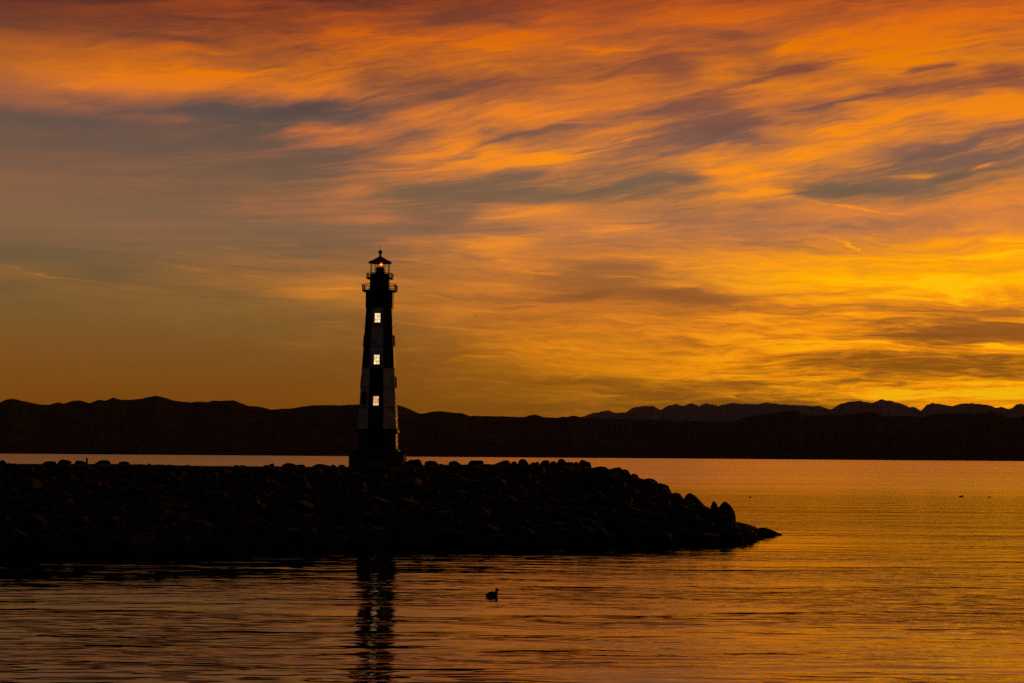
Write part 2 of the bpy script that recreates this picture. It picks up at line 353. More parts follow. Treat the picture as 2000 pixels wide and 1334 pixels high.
def box(bm, c, s, M=None):
    v = []
    for k in ((-1,-1,-1),(1,-1,-1),(1,1,-1),(-1,1,-1),(-1,-1,1),(1,-1,1),(1,1,1),(-1,1,1)):
        p = Vector((c[0] + k[0]*s[0]/2, c[1] + k[1]*s[1]/2, c[2] + k[2]*s[2]/2))
        v.append(bm.verts.new(M @ p if M else p))
    for f in ((0,3,2,1),(4,5,6,7),(0,1,5,4),(1,2,6,5),(2,3,7,6),(3,0,4,7)): bm.faces.new([v[i] for i in f])
def lathe(bm, prof, seg, off=0.0, cap=True, apo=False, x=0, y=0):
    k = 1 / math.cos(math.pi / seg) if apo else 1
    rings = []
    for r, z in prof:
        rings.append([bm.verts.new((x + r*k*math.cos(off + 2*math.pi*i/seg), y + r*k*math.sin(off + 2*math.pi*i/seg), z)) for i in range(seg)])
    for a, b_ in zip(rings, rings[1:]):
        for i in range(seg): bm.faces.new((a[i], a[(i+1) % seg], b_[(i+1) % seg], b_[i]))
    if cap:
        bm.faces.new(list(reversed(rings[0]))); bm.faces.new(rings[-1])
def tube(bm, a, b_, r, seg=6, r2=None):
    a, b_ = Vector(a), Vector(b_); d = (b_ - a).normalized()
    u = d.orthogonal().normalized(); v = d.cross(u); r2 = r if r2 is None else r2
    ra = [bm.verts.new(a + (u*math.cos(t) + v*math.sin(t))*r) for t in [2*math.pi*i/seg for i in range(seg)]]
    rb = [bm.verts.new(b_ + (u*math.cos(t) + v*math.sin(t))*r2) for t in [2*math.pi*i/seg for i in range(seg)]]
    for i in range(seg): bm.faces.new((ra[i], ra[(i+1) % seg], rb[(i+1) % seg], rb[i]))
    bm.faces.new(list(reversed(ra))); bm.faces.new(rb)

# ------------------------------------------------------------------ water
S = 26000
wo = obj('lake_water', mesh('lake_water', [(-S, -3000, 0), (S, -3000, 0), (S, S, 0), (-S, S, 0)], [(0, 1, 2, 3)], M_WATER))
tag(wo, kind='structure')

# ------------------------------------------------------------------ hills
NEAR = [(-1600,815),(-800,800),(-300,790),(-100,782),(0,786),(10,781),(26,778.5),(45,783),(65,787),(80,790),(95,791),(105,788),(113,785.5),(125,788),(140,783),(157,782),(175,787.5),(193,781),(208,782.5),(221,776),(232,780),(250,781),(275,779),(290,775.5),(305,773),(320,776.5),(335,781),(350,784),(372,786),(388,784.5),(405,785),(418,782),(432,783),(445,782),(458,782),(470,787),(483,792.5),(500,793.5),(515,796),(531,800.5),(545,799),(575,797),(590,794),(627,790.5),(660,791.5),(700,790),(760,788),(775,790),(800,799),(822,808.5),(845,804),(862,803),(885,806),(902,807),(918,812.5),(930,812),(985,813.5),(1025,814.5),(1035,811),(1045,809.5),(1055,812),(1062,815),(1090,815.5),(1100,813.5),(1108,815),(1118,811),(1135,815),(1200,818),(1300,820),(1370,822),(1430,823.5),(1450,817),(1475,811.5),(1500,808),(1530,804.5),(1555,801.5),(1570,811),(1590,811.5),(1600,812.5),(1620,809.5),(1640,811),(1665,808),(1672,809.5),(1690,804.5),(1703,806),(1711,804.5),(1722,812),(1735,813),(1760,812.5),(1800,815),(1830,808.5),(1870,806.5),(1895,808.5),(1925,807),(1935,803),(1950,808),(1970,815),(1990,815.5),(2000,811),(2050,808),(2200,800),(2600,812),(3600,822)]
FAR = [(900,840),(1100,826),(1135,815),(1150,809),(1175,804),(1188,801),(1200,806),(1222,805),(1237,796),(1255,792.5),(1275,793),(1291,801),(1305,792),(1320,789),(1338,793),(1344,789.5),(1352,787.5),(1365,793),(1380,787),(1400,791.5),(1402,794),(1412,790),(1430,787),(1475,790),(1500,786.5),(1530,790),(1560,792),(1600,792.5),(1623,800.5),(1640,789),(1660,784),(1680,783.5),(1703,787),(1720,780),(1740,783.5),(1760,788),(1775,795),(1785,794.5),(1799,802),(1810,791),(1820,787.5),(1832,788),(1845,791),(1860,793.5),(1875,789),(1893,787),(1905,788),(1930,791),(1945,796),(1955,794),(1970,798.5),(1977,797),(1985,790),(1995,788.5),(2010,791),(2200,796),(2500,805),(3300,815)]
def hill(name, prof, Ds, Dr, Db, x0, x1, step, nrow, rough, m, p=1.5, jag=.7):
    xs = np.arange(x0, x1 + 1, step); ys = np.interp(xs, [a for a, _ in prof], [b for _, b in prof])
    V = []
    ts = list(np.linspace(0, 1, nrow)) + [1 + q for q in (.08, .2, .4, .7, 1.0)]
    for t in ts:
        for x, y in zip(xs, ys):
            jy = y + jag * (mnoise.noise((x * .11, 3.3, 0)) + .5 * mnoise.noise((x * .37, 7.3, 0)))
            top = at(x, jy, Dr)
            lat = top.x / Dr
            if t <= 1:
                D = Ds + (Dr - Ds) * t
                shp = t ** p * .93 + .07 * math.sin(t * math.pi / 2)
                n = mnoise.fractal(Vector((lat * D * .0022, D * .0022, 1.0)), .9, 2.1, 6)
                rd = 1 - abs(mnoise.fractal(Vector((lat * D * .0012, D * .0009, 5.0)), 1.0, 2.0, 5))
                z = top.z * shp + (n * rough + (rd - .8) * rough * 1.3) * math.sin(t * math.pi) ** .8 * top.z
                zl = CAMH + (top.z - CAMH) * D / Dr * .985
                if t < 1: z = min(z, zl)
                if t == 0: z = -3
            else:
                D = Dr + (Db - Dr) * (t - 1); z = top.z * (1 - (t - 1)) ** 1.3 - 3 * (t - 1)
                lat = top.x / Dr
            V.append((lat * D, D, z))
    me = mesh(name, V, grid_faces(len(ts), len(xs)), m, True)
    o = obj(name, me); tag(o, kind='structure'); return o
# the far shore lies a little nearer on the right
hill('hills', NEAR, 2550, 4600, 6800, -1600, 3600, 5, 26, .16, M_HILL)
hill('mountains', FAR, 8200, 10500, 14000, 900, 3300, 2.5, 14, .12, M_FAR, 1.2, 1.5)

# ------------------------------------------------------------------ rock spit
CREST = [(-1500,905,92),(-600,905,97),(0,906,101),(230,906,104),(400,910,108),(650,912,113),(780,910,118),(800,908,118),(960,907,121),(1130,908,124),(1158,914,122),(1190,916,120),(1215,919,117),(1232,927,115),(1250,934,113),(1288,944,108),(1312,964,105),(1330,972,102),(1385,992,97),(1430,1018,92),(1478,1045,88)]
WL = [(-1500,1112),(-600,1100),(0,1090),(300,1084),(700,1075),(1000,1068),(1200,1063),(1300,1060),(1400,1057),(1440,1055),(1478,1052)]
cx_ = [c[0] for c in CREST]
def crest(x):
    y = np.interp(x, cx_, [c[1] for c in CREST]); D = np.interp(x, cx_, [c[2] for c in CREST]); return at(x, y, D)
def wline(x):
    return onwater(x, np.interp(x, [a for a, _ in WL], [b for _, b in WL]))
def slope_pt(x, t):
    a, b_ = wline(x), crest(x)
    p = a.lerp(b_, t)
    zt = b_.z
    p.z = zt * (t ** .62) if t > 0 else 0
    # never above the sight line to the crest
    lim = CAMH + (zt - CAMH) * p.y / b_.y - .05
    p.z = min(p.z, lim) if t < 1 else p.z
    return p
V = []; xs = list(np.arange(-1500, 1479, 8))
tsl = [-.25, -.12] + list(np.linspace(0, 1, 26)) + [1.15, 1.35, 1.5, 1.62, 1.8]
for t in tsl:
    for x in xs:
        a, b_ = wline(x), crest(x)
        d = (b_ - a); d.z = 0; 
        if t < 0: p = a + d * t; p.z = t * 3.0
        elif t <= 1:
            p = slope_pt(x, t)
            p.z += .12 * mnoise.fractal(Vector((p.x * .8, p.y * .8, 0)), 1, 2, 4) * min(1, t * 6) * min(1, (1 - t) * 8)
        else:
            k = (t - 1) / .8
            p = b_ + d * (t - 1) * (.75 if x < 1100 else max(.75 * (1 - (x - 1100) / 380), .12))
            p.z = b_.z - .05 - (b_.z + 1.5) * max(0, (k - .4) / .6) ** 1.2
        V.append(p)
so_ = obj('ground', mesh('ground', V, grid_faces(len(tsl), len(xs)), M_EARTH, True)); tag(so_, kind='structure')
so_['label'] = 'dark rubble spit of land running out into the lake'

# rock shapes: sphere clipped by random planes
def rock_arrays(seed, sub=3, cuts=13, lo=.62, hi=.9, nz=.05, boxy=True):
    r = random.Random(seed)
    lo -= .14
    bm = bmesh.new(); bmesh.ops.create_icosphere(bm, subdivisions=sub, radius=1)
    P = np.array([v.co[:] for v in bm.verts]); F = [tuple(v.index for v in f.verts) for f in bm.faces]; bm.free()
    pw = r.uniform(2.5, 3.4) if boxy else 2.0; P = P / (np.abs(P) ** pw).sum(1, keepdims=True) ** (1 / pw)
    for _ in range(cuts):
        n = np.array([r.gauss(0, 1), r.gauss(0, 1), r.gauss(0, 1)]); n /= np.linalg.norm(n); d = r.uniform(lo, hi)
        k = P @ n - d; k = np.maximum(k, 0); P = P - np.outer(k * .93, n)
    for i in range(len(P)):
        v = Vector(P[i]) * 1.6 + Vector((seed * 3.7, 0, 0))
        P[i] *= 1 + nz * mnoise.fractal(v, 1, 2, 4)
    mn, mx = P.min(0), P.max(0)
    P = (P - (mn + mx) / 2) / ((mx - mn) / 2)
    return P, F
PROTO = []
for i in range(14):
    P, F = rock_arrays(100 + i, 3 if i < 14 else 2)
    PROTO.append(mesh('boulder', P, F, M_ROCK))

G_TOP = 'boulders along the top of the spit'
SIL = [ # x0, x1, top, base, skew, distance offset, label
 (-12,15,898,910,0,0,'rounded black boulder cut by the left picture edge'),
 (84,112,900.5,909,-.2,0,'low black boulder, left neighbour of the biggest round one by the short post'),
 (113,140,897,909,.1,1.0,'tallest round black boulder in the cluster left of the short post'),
 (142,167,899,909,-.3,0,'black boulder touching the short post from the left, sloping towards it'),
 (186,218,898.5,909,.1,0,'broad domed black boulder just right of the short post'),
 (232,255,901,909.5,.1,0,'small round boulder standing alone right of the broad domed one'),
 (287,295,905,910,0,0,'tiny black stone alone on the flat far left crest'),
 (456,468,908,913,0,0,'left of two tiny flat stones on the bare stretch of crest'),
 (469,483,907.8,913,0,0,'right of two tiny flat stones on the bare stretch of crest'),
 (514,529,908.2,914,0,0,'small flat stone leaning on a pointed knob stone left of the lighthouse'),
 (526,536,905,914,.1,.5,'small knob shaped stone with a pointed top left of the lighthouse'),
 (548,580,904.3,914,.3,0,'low sloping boulder with its peak at the right, left of the lighthouse'),
 (574,597,907.3,914,-.2,.5,'flat dark boulder tailing off right of the low sloping one'),
 (609,645,906,915,-.3,0,'long smooth humped boulder, nearest big one left of the lighthouse'),
 (645,659,907.2,915,0,0,'small round stone second from the lighthouse foot on its left'),
 (660,674,907.5,915,.1,0,'small round stone closest to the left foot of the lighthouse'),
 (789,825,897,914,.1,0,'big flat topped boulder against the right foot of the lighthouse'),
 (829,857,900,914,0,0,'squarish boulder, second to the right of the lighthouse'),
 (850,875,905.5,914,0,.6,'low stone filling the gap right of the second squarish boulder'),
 (876,908,900,914,0,0,'flat topped block like boulder, third big one right of the lighthouse'),
 (911,945,899,914,.1,0,'boulder with a rounded peak and long right tail, fourth from the lighthouse'),
 (935,964,906,914,0,.6,'low stone between the fourth and fifth big boulders from the lighthouse'),
 (964,1001,898.4,914,.2,0,'wide boulder peaking at its right, fifth big one from the lighthouse'),
 (998,1013,901,914,0,.5,'small stone at the left foot of the sharp peaked boulder'),
 (1008,1034,896.3,914,0,0,'sharp peaked boulder, first point of the jagged crest stretch'),
 (1032,1047,902.3,914,0,.3,'small round stone just right of the first sharp peak'),
 (1046,1054,901.5,914,0,.5,'narrow upright stone between small round stone and domed boulder'),
 (1052,1075,898.4,914,0,0,'domed boulder between the two sharp peaks on the crest'),
 (1073,1088,900.3,914,0,.4,'small stone tucked to the left of the tallest peak'),
 (1084,1108,895.4,914,0,0,'tallest pointed boulder of the jagged crest stretch'),
 (1105,1122,902.3,914,0,.3,'low round stone right of the tallest pointed boulder'),
 (1121,1132,902,915,0,.4,'small stone wedged against the steep blocky end boulder'),
 (1129,1155,897.8,918,-.1,0,'steep blocky boulder ending the level crest before it drops'),
 (1151,1188,911,930,0,0,'wide low boulder at the first step of the descending crest'),
 (1186,1217,912,934,0,0,'rounded boulder at the second step of the descending crest'),
 (1208,1232,916.5,940,0,.4,'lumpy boulder right of the second step of the crest'),
 (1226,1250,925,948,-.2,0,'sloping boulder above the long flat slab of the descending crest'),
 (1244,1291,934,958,.3,0,'long flat slab with a raised right corner on the descending crest'),
 (1284,1311,945,975,-.2,0,'boulder below the long flat slab, falling off steeply right'),
 (1302,1330,962,990,-.1,.3,'small boulder in the notch before the big tilted slab'),
 (1328,1390,963,1012,-.75,0,'big tilted slab sloping down to the right near the tip'),
 (1386,1405,978.8,1020,-.1,.3,'pointed fin like stone left of the large rounded tip boulder'),
 (1394,1438,979.5,1034,.05,0,'large rounded boulder standing up at the tip of the spit'),
 (1376,1424,990,1035,.05,.8,'rough boulder filling the gap behind the fin like stone at the tip'),
 (1395,1484,1019,1060,.1,-1.5,'low broad boulder at the waterline below the large rounded one'),
 (1476,1527,1030,1052,0,-1.0,'low rock alone in the water past the tip'),
]
for i, (x0, x1, yt, yb, sk, doff, lab) in enumerate(SIL):
    cx = (x0 + x1) / 2
    if cx > 1420: D = onwater(cx, 1050 if cx < 1470 else 1047).y + 1.2 + (0 if doff < 0 else 0)
    else: D = float(np.interp(cx, cx_, [c[2] for c in CREST])) + .8 + doff
    a, b_, top, bot = at(x0, yt, D), at(x1, yt, D), at(cx, yt, D), at(cx, yb + 3, D)
    hx = (b_.x - a.x) / 2; hz = (top.z - bot.z) / 2 * 1.15; 
    P, F = rock_arrays(300 + i * 7, 3, 13, .70, .93, .035, cx < 1320)
    P = P.copy()
    Z = P[:, 2].copy(); up = np.clip(Z, 0, 1)
    P[:, 0] = P[:, 0] * (1 - .12 * up) - sk * -1 * up * .5 * 1.0
    if cx > 1480: P[:, 2] = Z - .55 * np.clip(P[:, 0] + .25, -1, 1) * up
    if 1400 < cx < 1425: P[:, 2] = Z - .20 * np.abs(P[:, 0] + .35) * up
    if 1390 < cx < 1400: P[:, 2] = Z - .14 * np.abs(P[:, 0] + .1) * up
    if sk < -.5: P[:, 2] = Z - .55 * np.clip(P[:, 0], -1, 1) * up
    mn, mx = P.min(0), P.max(0); P = (P - (mn + mx) / 2) / ((mx - mn) / 2)
    P *= np.array([hx, max(hx * .8, hz * .7), hz])
    me = mesh('boulder', P, F, M_ROCK); 
    o = obj('boulder', me); o.location = (top.x, D, top.z - hz)
    grp = G_TOP if cx < 1150 else 'boulders stepping down to the tip of the spit'
    tag(o, lab, 'boulder', grp)
# paler boulders in front of the tower foot
for x0, x1, yt, yb, lab in ((714,752,902,914,'paler brown boulder low in front of the lighthouse foot'),(754,790,901,915,'dark boulder right of the paler one in front of the lighthouse foot')):
    D = 114.5; cx = (x0 + x1) / 2
    hx = (at(x1, yt, D).x - at(x0, yt, D).x) / 2; hz = (at(cx, yt, D).z - at(cx, yb + 4, D).z) / 2
    P, F = rock_arrays(900 + x0, 3, 10, .75, .92, .03); P = P * np.array([hx, hx * .7, hz])
    o = obj('boulder', mesh('boulder', P, F, M_PALEROCK if x0 < 730 else M_ROCK)); o.location = (at(cx, yt, D).x, D, at(cx, yt, D).z - hz)
    tag(o, lab, 'boulder', 'boulders at the lighthouse foot')

# boulders over the slope: the ones that show largest stand alone, small rubble is one heap
def slope_spot(r, tmin=0.0, tmax=.93, x0=-60, x1=1470):
    x = r.uniform(x0, x1); t = r.uniform(tmin, tmax)
    if x > 1350: t = min(t, .75)
    return x, t
r_ = random.Random(11)
n_s = 0
spots = []
for x in np.arange(-50, 1478, 17.0): spots.append((x + r_.uniform(-6, 6), r_.uniform(-.02, .04), r_.uniform(.45, .95)))
while len(spots) < 245:
    x, t = slope_spot(r_, .04, .85)
    spots.append((x, t, r_.uniform(.35, .85)))
for x, t, s in spots:
    p = slope_pt(x, max(t, 0)); 
    if x > 1180: s *= .8
    lim = CAMH + (crest(x).z - CAMH) * p.y / crest(x).y
    s = min(s, .8)
    o = bpy.data.objects.new('boulder', PROTO[r_.randrange(14)]); COL.objects.link(o)
    o.scale = (s * r_.uniform(.8, 1.35), s * r_.uniform(.7, 1.1), s * r_.uniform(.45, .75))
    z = p.z + o.scale[2] * .15
    z = min(z, lim - o.scale[2] * 1.15) if t > .1 else z
    o.location = (p.x, p.y, z); o.rotation_euler = (r_.uniform(-.35, .35), r_.uniform(-.35, .35), r_.uniform(0, 6.28))
    if t < .045: tag(o, 'dark wet boulder in the row along the waterline of the spit', 'boulder', 'boulders along the waterline of the spit')
    else: tag(o, 'dark boulder lying in the shaded rubble slope of the spit', 'boulder', 'boulders on the shaded rubble slope')
RP = [rock_arrays(700 + i, 2, 11, .6, .88, .05) for i in range(8)]
VV, FF, off = [], [], 0
for _ in range(5200):
    x, t = slope_spot(r_, -.03, 1.0, -700, 1472)
    s = r_.uniform(.12, .42) * (1.2 if t < .2 else 1)
    p = slope_pt(x, max(t, 0)); P, F = RP[r_.randrange(8)]
    M = (Matrix.Rotation(r_.uniform(0, 6.28), 3, 'Z') @ Matrix.Rotation(r_.uniform(-.5, .5), 3, 'X'))
    Q = (P * np.array([s * r_.uniform(.8, 1.4), s, s * r_.uniform(.5, .8)])) @ np.array(M).T
    zt = min(p.z + s * .1, CAMH + (crest(x).z - CAMH) * p.y / crest(x).y - s * .85)
    Q = Q + np.array([p.x, p.y, zt]); VV.append(Q); FF += [tuple(q + off for q in f) for f in F]; off += len(Q)
ro = obj('rubble', mesh('rubble', np.concatenate(VV), FF, M_ROCK)); tag(ro, 'small dark broken rocks covering the slope of the spit', 'rubble', kind='stuff')

# short post on the crest
p = at(169.5, 907, 102); bm = bmesh.new(); box(bm, (0, 0, .12), (.10, .10, .40)); box(bm, (0, 0, .34), (.13, .13, .05))
o = obj('post', bm, M_WOOD); o.location = p; tag(o, 'short thin upright post between boulders on the far left crest', 'post')

# ------------------------------------------------------------------ lighthouse
DT = 118.0
PXM = DT / FPX
base = at(737.6, 912, DT); Z0 = base.z - .15
root = empty('lighthouse', (base.x, DT, Z0), R(-3.4))
tag(root, 'tall octagonal black and white checkered lighthouse with lit windows and red beacon', 'lighthouse')
def zz(y):                       # height above the foot for a picture row
    return (at(738, y, DT).z - Z0)
OFF = math.pi / 8                # flats face the camera
def octa(name, prof, m, parent=root, apo=True):
    bm = bmesh.new(); lathe(bm, prof, 8, OFF, True, apo); return obj(name, bm, m, parent)
WB = [(838, 37.2), (770, 34.2), (719, 31.6), (660, 28.2), (602, 25.2)]
def rad(y): return float(np.interp(-y, [-a for a, _ in WB], [b for _, b in WB])) * PXM
# pedestal and skirt
bm = bmesh.new(); lathe(bm, [(53.5*PXM, -.6), (53.5*PXM, zz(889)), (50*PXM, zz(887.5))], 8, OFF, True, True)
ped = obj('pedestal', bm, M_CONC, root)
octa('base_step', [(43*PXM, zz(888) + .01), (42*PXM, zz(880)), (39*PXM, zz(876.5))], M_BLACK)
octa('base_wall', [(37.3*PXM, zz(877)), (36.8*PXM, zz(847))], M_BLACK)
octa('base_cornice', [(38.5*PXM, zz(847)), (40*PXM, zz(845)), (40*PXM, zz(839.5)), (38*PXM, zz(837.6))], M_BLACK)
# shaft: eight faces, checkered in two storeys
def panel(k, ya, yb, m):
    a0 = OFF + k * math.pi / 4; a1 = a0 + math.pi / 4
    q = 1 / math.cos(math.pi / 8)
    ys = [ya + (yb - ya) * i / 6 for i in range(7)]
    V = []
    for y in ys:
        for a in (a0, a1):
            V.append((rad(y)*q*math.cos(a), rad(y)*q*math.sin(a), zz(y)))
    F = [(2*i, 2*i+1, 2*i+3, 2*i+2) for i in range(6)]
    bm = bmesh.new(); vs = [bm.verts.new(v) for v in V]
    for f in F: bm.faces.new([vs[i] for i in f])
    # give the panel a wall thickness
    bmesh.ops.recalc_face_normals(bm, faces=bm.faces)
    ret = bmesh.ops.extrude_face_region(bm, geom=list(bm.faces))
    for g in ret['geom']:
        if isinstance(g, bmesh.types.BMVert): g.co.x *= .93; g.co.y *= .93
    bmesh.ops.recalc_face_normals(bm, faces=bm.faces)
    obj('wall_panel', bm, m, root)
for k in range(8):
    front = (k == 5) # face between 247.5 and 292.5 deg
    par = (k - 5) % 2 == 0
    panel(k, 838, 719.5, M_BLACK if par else M_WHITE)
    panel(k, 719.0, 602, M_WHITE if par else M_BLACK)
for y in (638.5, 679, 719.3, 757.5, 797):
    r = rad(y); m = M_BLACK
    octa('belt_band', [(r*.97, zz(y+.5)), (r+.03, zz(y+.35)), (r+.03, zz(y-.35)), (r*.97, zz(y-.5))], m)
octa('collar', [(rad(602)+.02, zz(602.5)), (26.3*PXM, zz(601)), (26.3*PXM, zz(572)), (27.5*PXM, zz(570.5))], M_BLACK)
# galleries
def gallery(yfl, yflt, half, rails, postw, namep):
    g = octa(namep, [(half*.86*PXM, zz(yfl)), (half*PXM, zz(yfl-.8)), (half*PXM, zz(yflt)), (half*.8*PXM, zz(yflt-.1))], M_METAL)
    q = 1 / math.cos(math.pi / 8); rr = (half - 1.2) * PXM * q
    P = [Vector((rr*math.cos(OFF + i*math.pi/4), rr*math.sin(OFF + i*math.pi/4), 0)) for i in range(8)]
    for j, (yr, th) in enumerate(rails):
        bm = bmesh.new()
        for i in range(8):
            a, b_ = P[i].copy(), P[(i+1) % 8].copy(); a.z = b_.z = zz(yr)
            tube(bm, a, b_, th * PXM, 6)
        obj('rail', bm, M_METAL, g)
    for i in range(8):
        bm = bmesh.new(); c = P[i]
        box(bm, (0, 0, (zz(yflt) + zz(rails[0][0])) / 2), (postw*PXM, postw*PXM, zz(rails[0][0]) - zz(yflt) + .04))
        bmesh.ops.rotate(bm, cent=(0, 0, 0), matrix=Matrix.Rotation(OFF + i*math.pi/4, 3, 'Z'), verts=bm.verts)
        bmesh.ops.translate(bm, vec=c, verts=bm.verts)
        obj('post', bm, M_METAL, g)
gallery(570.4, 567.6, 33.2, [(557, .75), (561.3, .5), (565.2, .5)], 2.2, 'lower_gallery')
octa('watch_room', [(18.9*PXM, zz(568)), (18.7*PXM, zz(537))], M_BLACK)
gallery(545.6, 542.9, 25.8, [(535, .8), (538.7, .5), (541.3, .4)], 1.4, 'upper_gallery')
# lantern: posts, glass, pedestal and light
lan = octa('lantern_sill', [(18.9*PXM, zz(537)), (18.6*PXM, zz(535.6))], M_METAL)
q = 1 / math.cos(math.pi / 8)
for i in range(8):
    a = OFF + i*math.pi/4; rr = 17.6*PXM*q
    bm = bmesh.new(); box(bm, (0, 0, (zz(536) + zz(513)) / 2), (1.0*PXM, 1.1*PXM, zz(513) - zz(536)))
    bmesh.ops.rotate(bm, cent=(0, 0, 0), matrix=Matrix.Rotation(a, 3, 'Z'), verts=bm.verts)
    bmesh.ops.translate(bm, vec=(rr*math.cos(a), rr*math.sin(a), 0), verts=bm.verts)
    obj('lantern_post', bm, M_METAL, root)
    a2 = a + math.pi/8 
    bm = bmesh.new(); ww = 2*17.6*PXM*math.tan(math.pi/8) - 2*PXM
    box(bm, (0, 0, (zz(535.5) + zz(513.6)) / 2), (.012, ww, zz(513.6) - zz(535.5)))
    bmesh.ops.rotate(bm, cent=(0, 0, 0), matrix=Matrix.Rotation(a2, 3, 'Z'), verts=bm.verts)
    bmesh.ops.translate(bm, vec=(17.4*PXM*math.cos(a2), 17.4*PXM*math.sin(a2), 0), verts=bm.verts)
    obj('lantern_pane', bm, M_GLASS, root)
bm = bmesh.new(); lathe(bm, [(8.4*PXM, zz(536)), (8.4*PXM, zz(523)), (7.6*PXM, zz(522))], 20); bc = obj('lamp_pedestal', bm, M_METAL, root)
bm = bmesh.new()
for i in range(4):
    a = .35 + i*math.pi/2; tube(bm, (7.2*PXM*math.cos(a), 7.2*PXM*math.sin(a), zz(522.4)), (7.2*PXM*math.cos(a), 7.2*PXM*math.sin(a), zz(513.2)), .32*PXM)
obj('lamp_cage', bm, M_METAL, root)
def ball(name, c, r, m, parent, sx=1, sz=1):
    bm = bmesh.new(); bmesh.ops.create_uvsphere(bm, u_segments=20, v_segments=12, radius=r)
    bmesh.ops.scale(bm, vec=(sx, 1, sz), verts=bm.verts); bmesh.ops.translate(bm, vec=c, verts=bm.verts)
    return obj(name, bm, m, parent, True)
lc = (3.2*PXM, -4.8*PXM, zz(517.7))
lampb = ball('beacon_housing', lc, 3.9*PXM, M_LAMPR, root, 1.1, .85)
ball('beacon_lens', (lc[0], lc[1] - 2.6*PXM, lc[2]), 2.1*PXM, M_LAMP, lampb, 1.1, .9)
bm = bmesh.new()
lathe(bm, [(23.6*PXM, zz(514)), (23.8*PXM, zz(512.2)), (13*PXM, zz(507)), (5*PXM, zz(502.5)), (2.3*PXM, zz(500.8))], 16, 0)
roof = obj('roof', bm, M_METAL, root)
bm = bmesh.new(); lathe(bm, [(2.4*PXM, zz(501.2)), (1.8*PXM, zz(499)), (2.3*PXM, zz(496.5))] + [(4.0*PXM*math.sin(t), zz(492.6) - 4.3*PXM*math.cos(t)) for t in [R(35 + 14*i) for i in range(10)]] + [(.3*PXM, zz(488.0))], 16)
obj('ventilator_ball', bm, M_METAL, roof, True)
bm = bmesh.new(); tube(bm, (0, 0, zz(488.4)), (0, 0, zz(478)), .38*PXM, 6, .2*PXM); obj('lightning_rod', bm, M_METAL, roof)
# windows
def window(k, yc, wpx, hpx, lit, pane_m=None, xo=0.0):
    """k = face index; a framed window set on that shaft face"""
    ang = OFF + k*math.pi/4 + math.pi/8
    y0, y1 = yc - hpx/2, yc + hpx/2
    def P(u, y, outw):            # u sideways in px, outward in m
        r = rad(y) + outw
        n = Vector((math.cos(ang), math.sin(ang), 0)); s = Vector((-math.sin(ang), math.cos(ang), 0))
        return n*r + s*(u*PXM) + Vector((0, 0, zz(y)))
    def slab(bm, u0, u1, ya, yb, o0, o1):
        v = [bm.verts.new(P(u, y, o)) for o in (o0, o1) for (u, y) in ((u0, ya), (u1, ya), (u1, yb), (u0, yb))]
        for f in ((0,1,2,3),(7,6,5,4),(0,4,5,1),(1,5,6,2),(2,6,7,3),(3,7,4,0)): bm.faces.new([v[i] for i in f])
        bmesh.ops.recalc_face_normals(bm, faces=bm.faces)
    W = wpx/2
    bm = bmesh.new()
    slab(bm, -W-1.6, -W, y0-1.5, y1+1.5, -.03, .07); slab(bm, W, W+1.6, y0-1.5, y1+1.5, -.03, .07)
    slab(bm, -W, W, y0-1.5, y0, -.03, .068); slab(bm, -W, W, y1, y1+1.5, -.03, .068)
    fr = obj('window', bm, M_BLACK, root)
    bm = bmesh.new(); slab(bm, -W+.03, W-.03, y0+.03, y1-.03, -.02, .012)
    obj('pane', bm, pane_m if lit else M_BLACK, fr)
    if lit:
        bm = bmesh.new(); slab(bm, -.22, .22, y0, y1, .013, .03)
        for i in (1, 2):
            yy = y0 + (y1 - y0)*i/3; slab(bm, -W, W, yy - .28, yy + .28, .0135, .032)
        obj('glazing_bars', bm, M_WOODW, fr)
    bm = bmesh.new(); slab(bm, -W-2.2, W+2.2, y1+1.5, y1+2.6, -.03, .10); obj('sill', bm, M_BLACK, fr)
M_WOODW = mat('glazing_bar_paint', None, (.20, .12, .07), .6)
window(5, 623, 11, 18, True, M_PANE)
window(5, 704, 10.8, 18, True, M_PANE)
window(5, 784, 10.6, 18, True, M_PANEP)
window(4, 778.5, 10.5, 20, False)
window(7, 665, 10, 17, False)
window(7, 746, 10, 18, False)
window(3, 665, 10, 17, False)
window(3, 746, 10, 18, False)
# rocks heaped on the corners of the pedestal: separate small stones
for x, y, s, lab in ((700,886,5,'small stone on the left shoulder of the lighthouse pedestal'),(785,884,4,'small stone on the right shoulder of the lighthouse pedestal'),(779,887,4,'squat stone beside the base wall on the right of the pedestal'),(692,889,4,'small low stone at the outer left of the lighthouse pedestal')):
    pp = at(x, y, DT - .9); hz = s*PXM
    P, F = rock_arrays(1200 + x, 2, 9, .7, .9, .03)
    o = obj('stone', mesh('stone', P * np.array([hz*1.2, hz, hz]), F, M_ROCK)); o.location = (pp.x, pp.y, zz(888) + Z0 + hz*.75)
    tag(o, lab, 'stone', 'stones on the lighthouse pedestal')

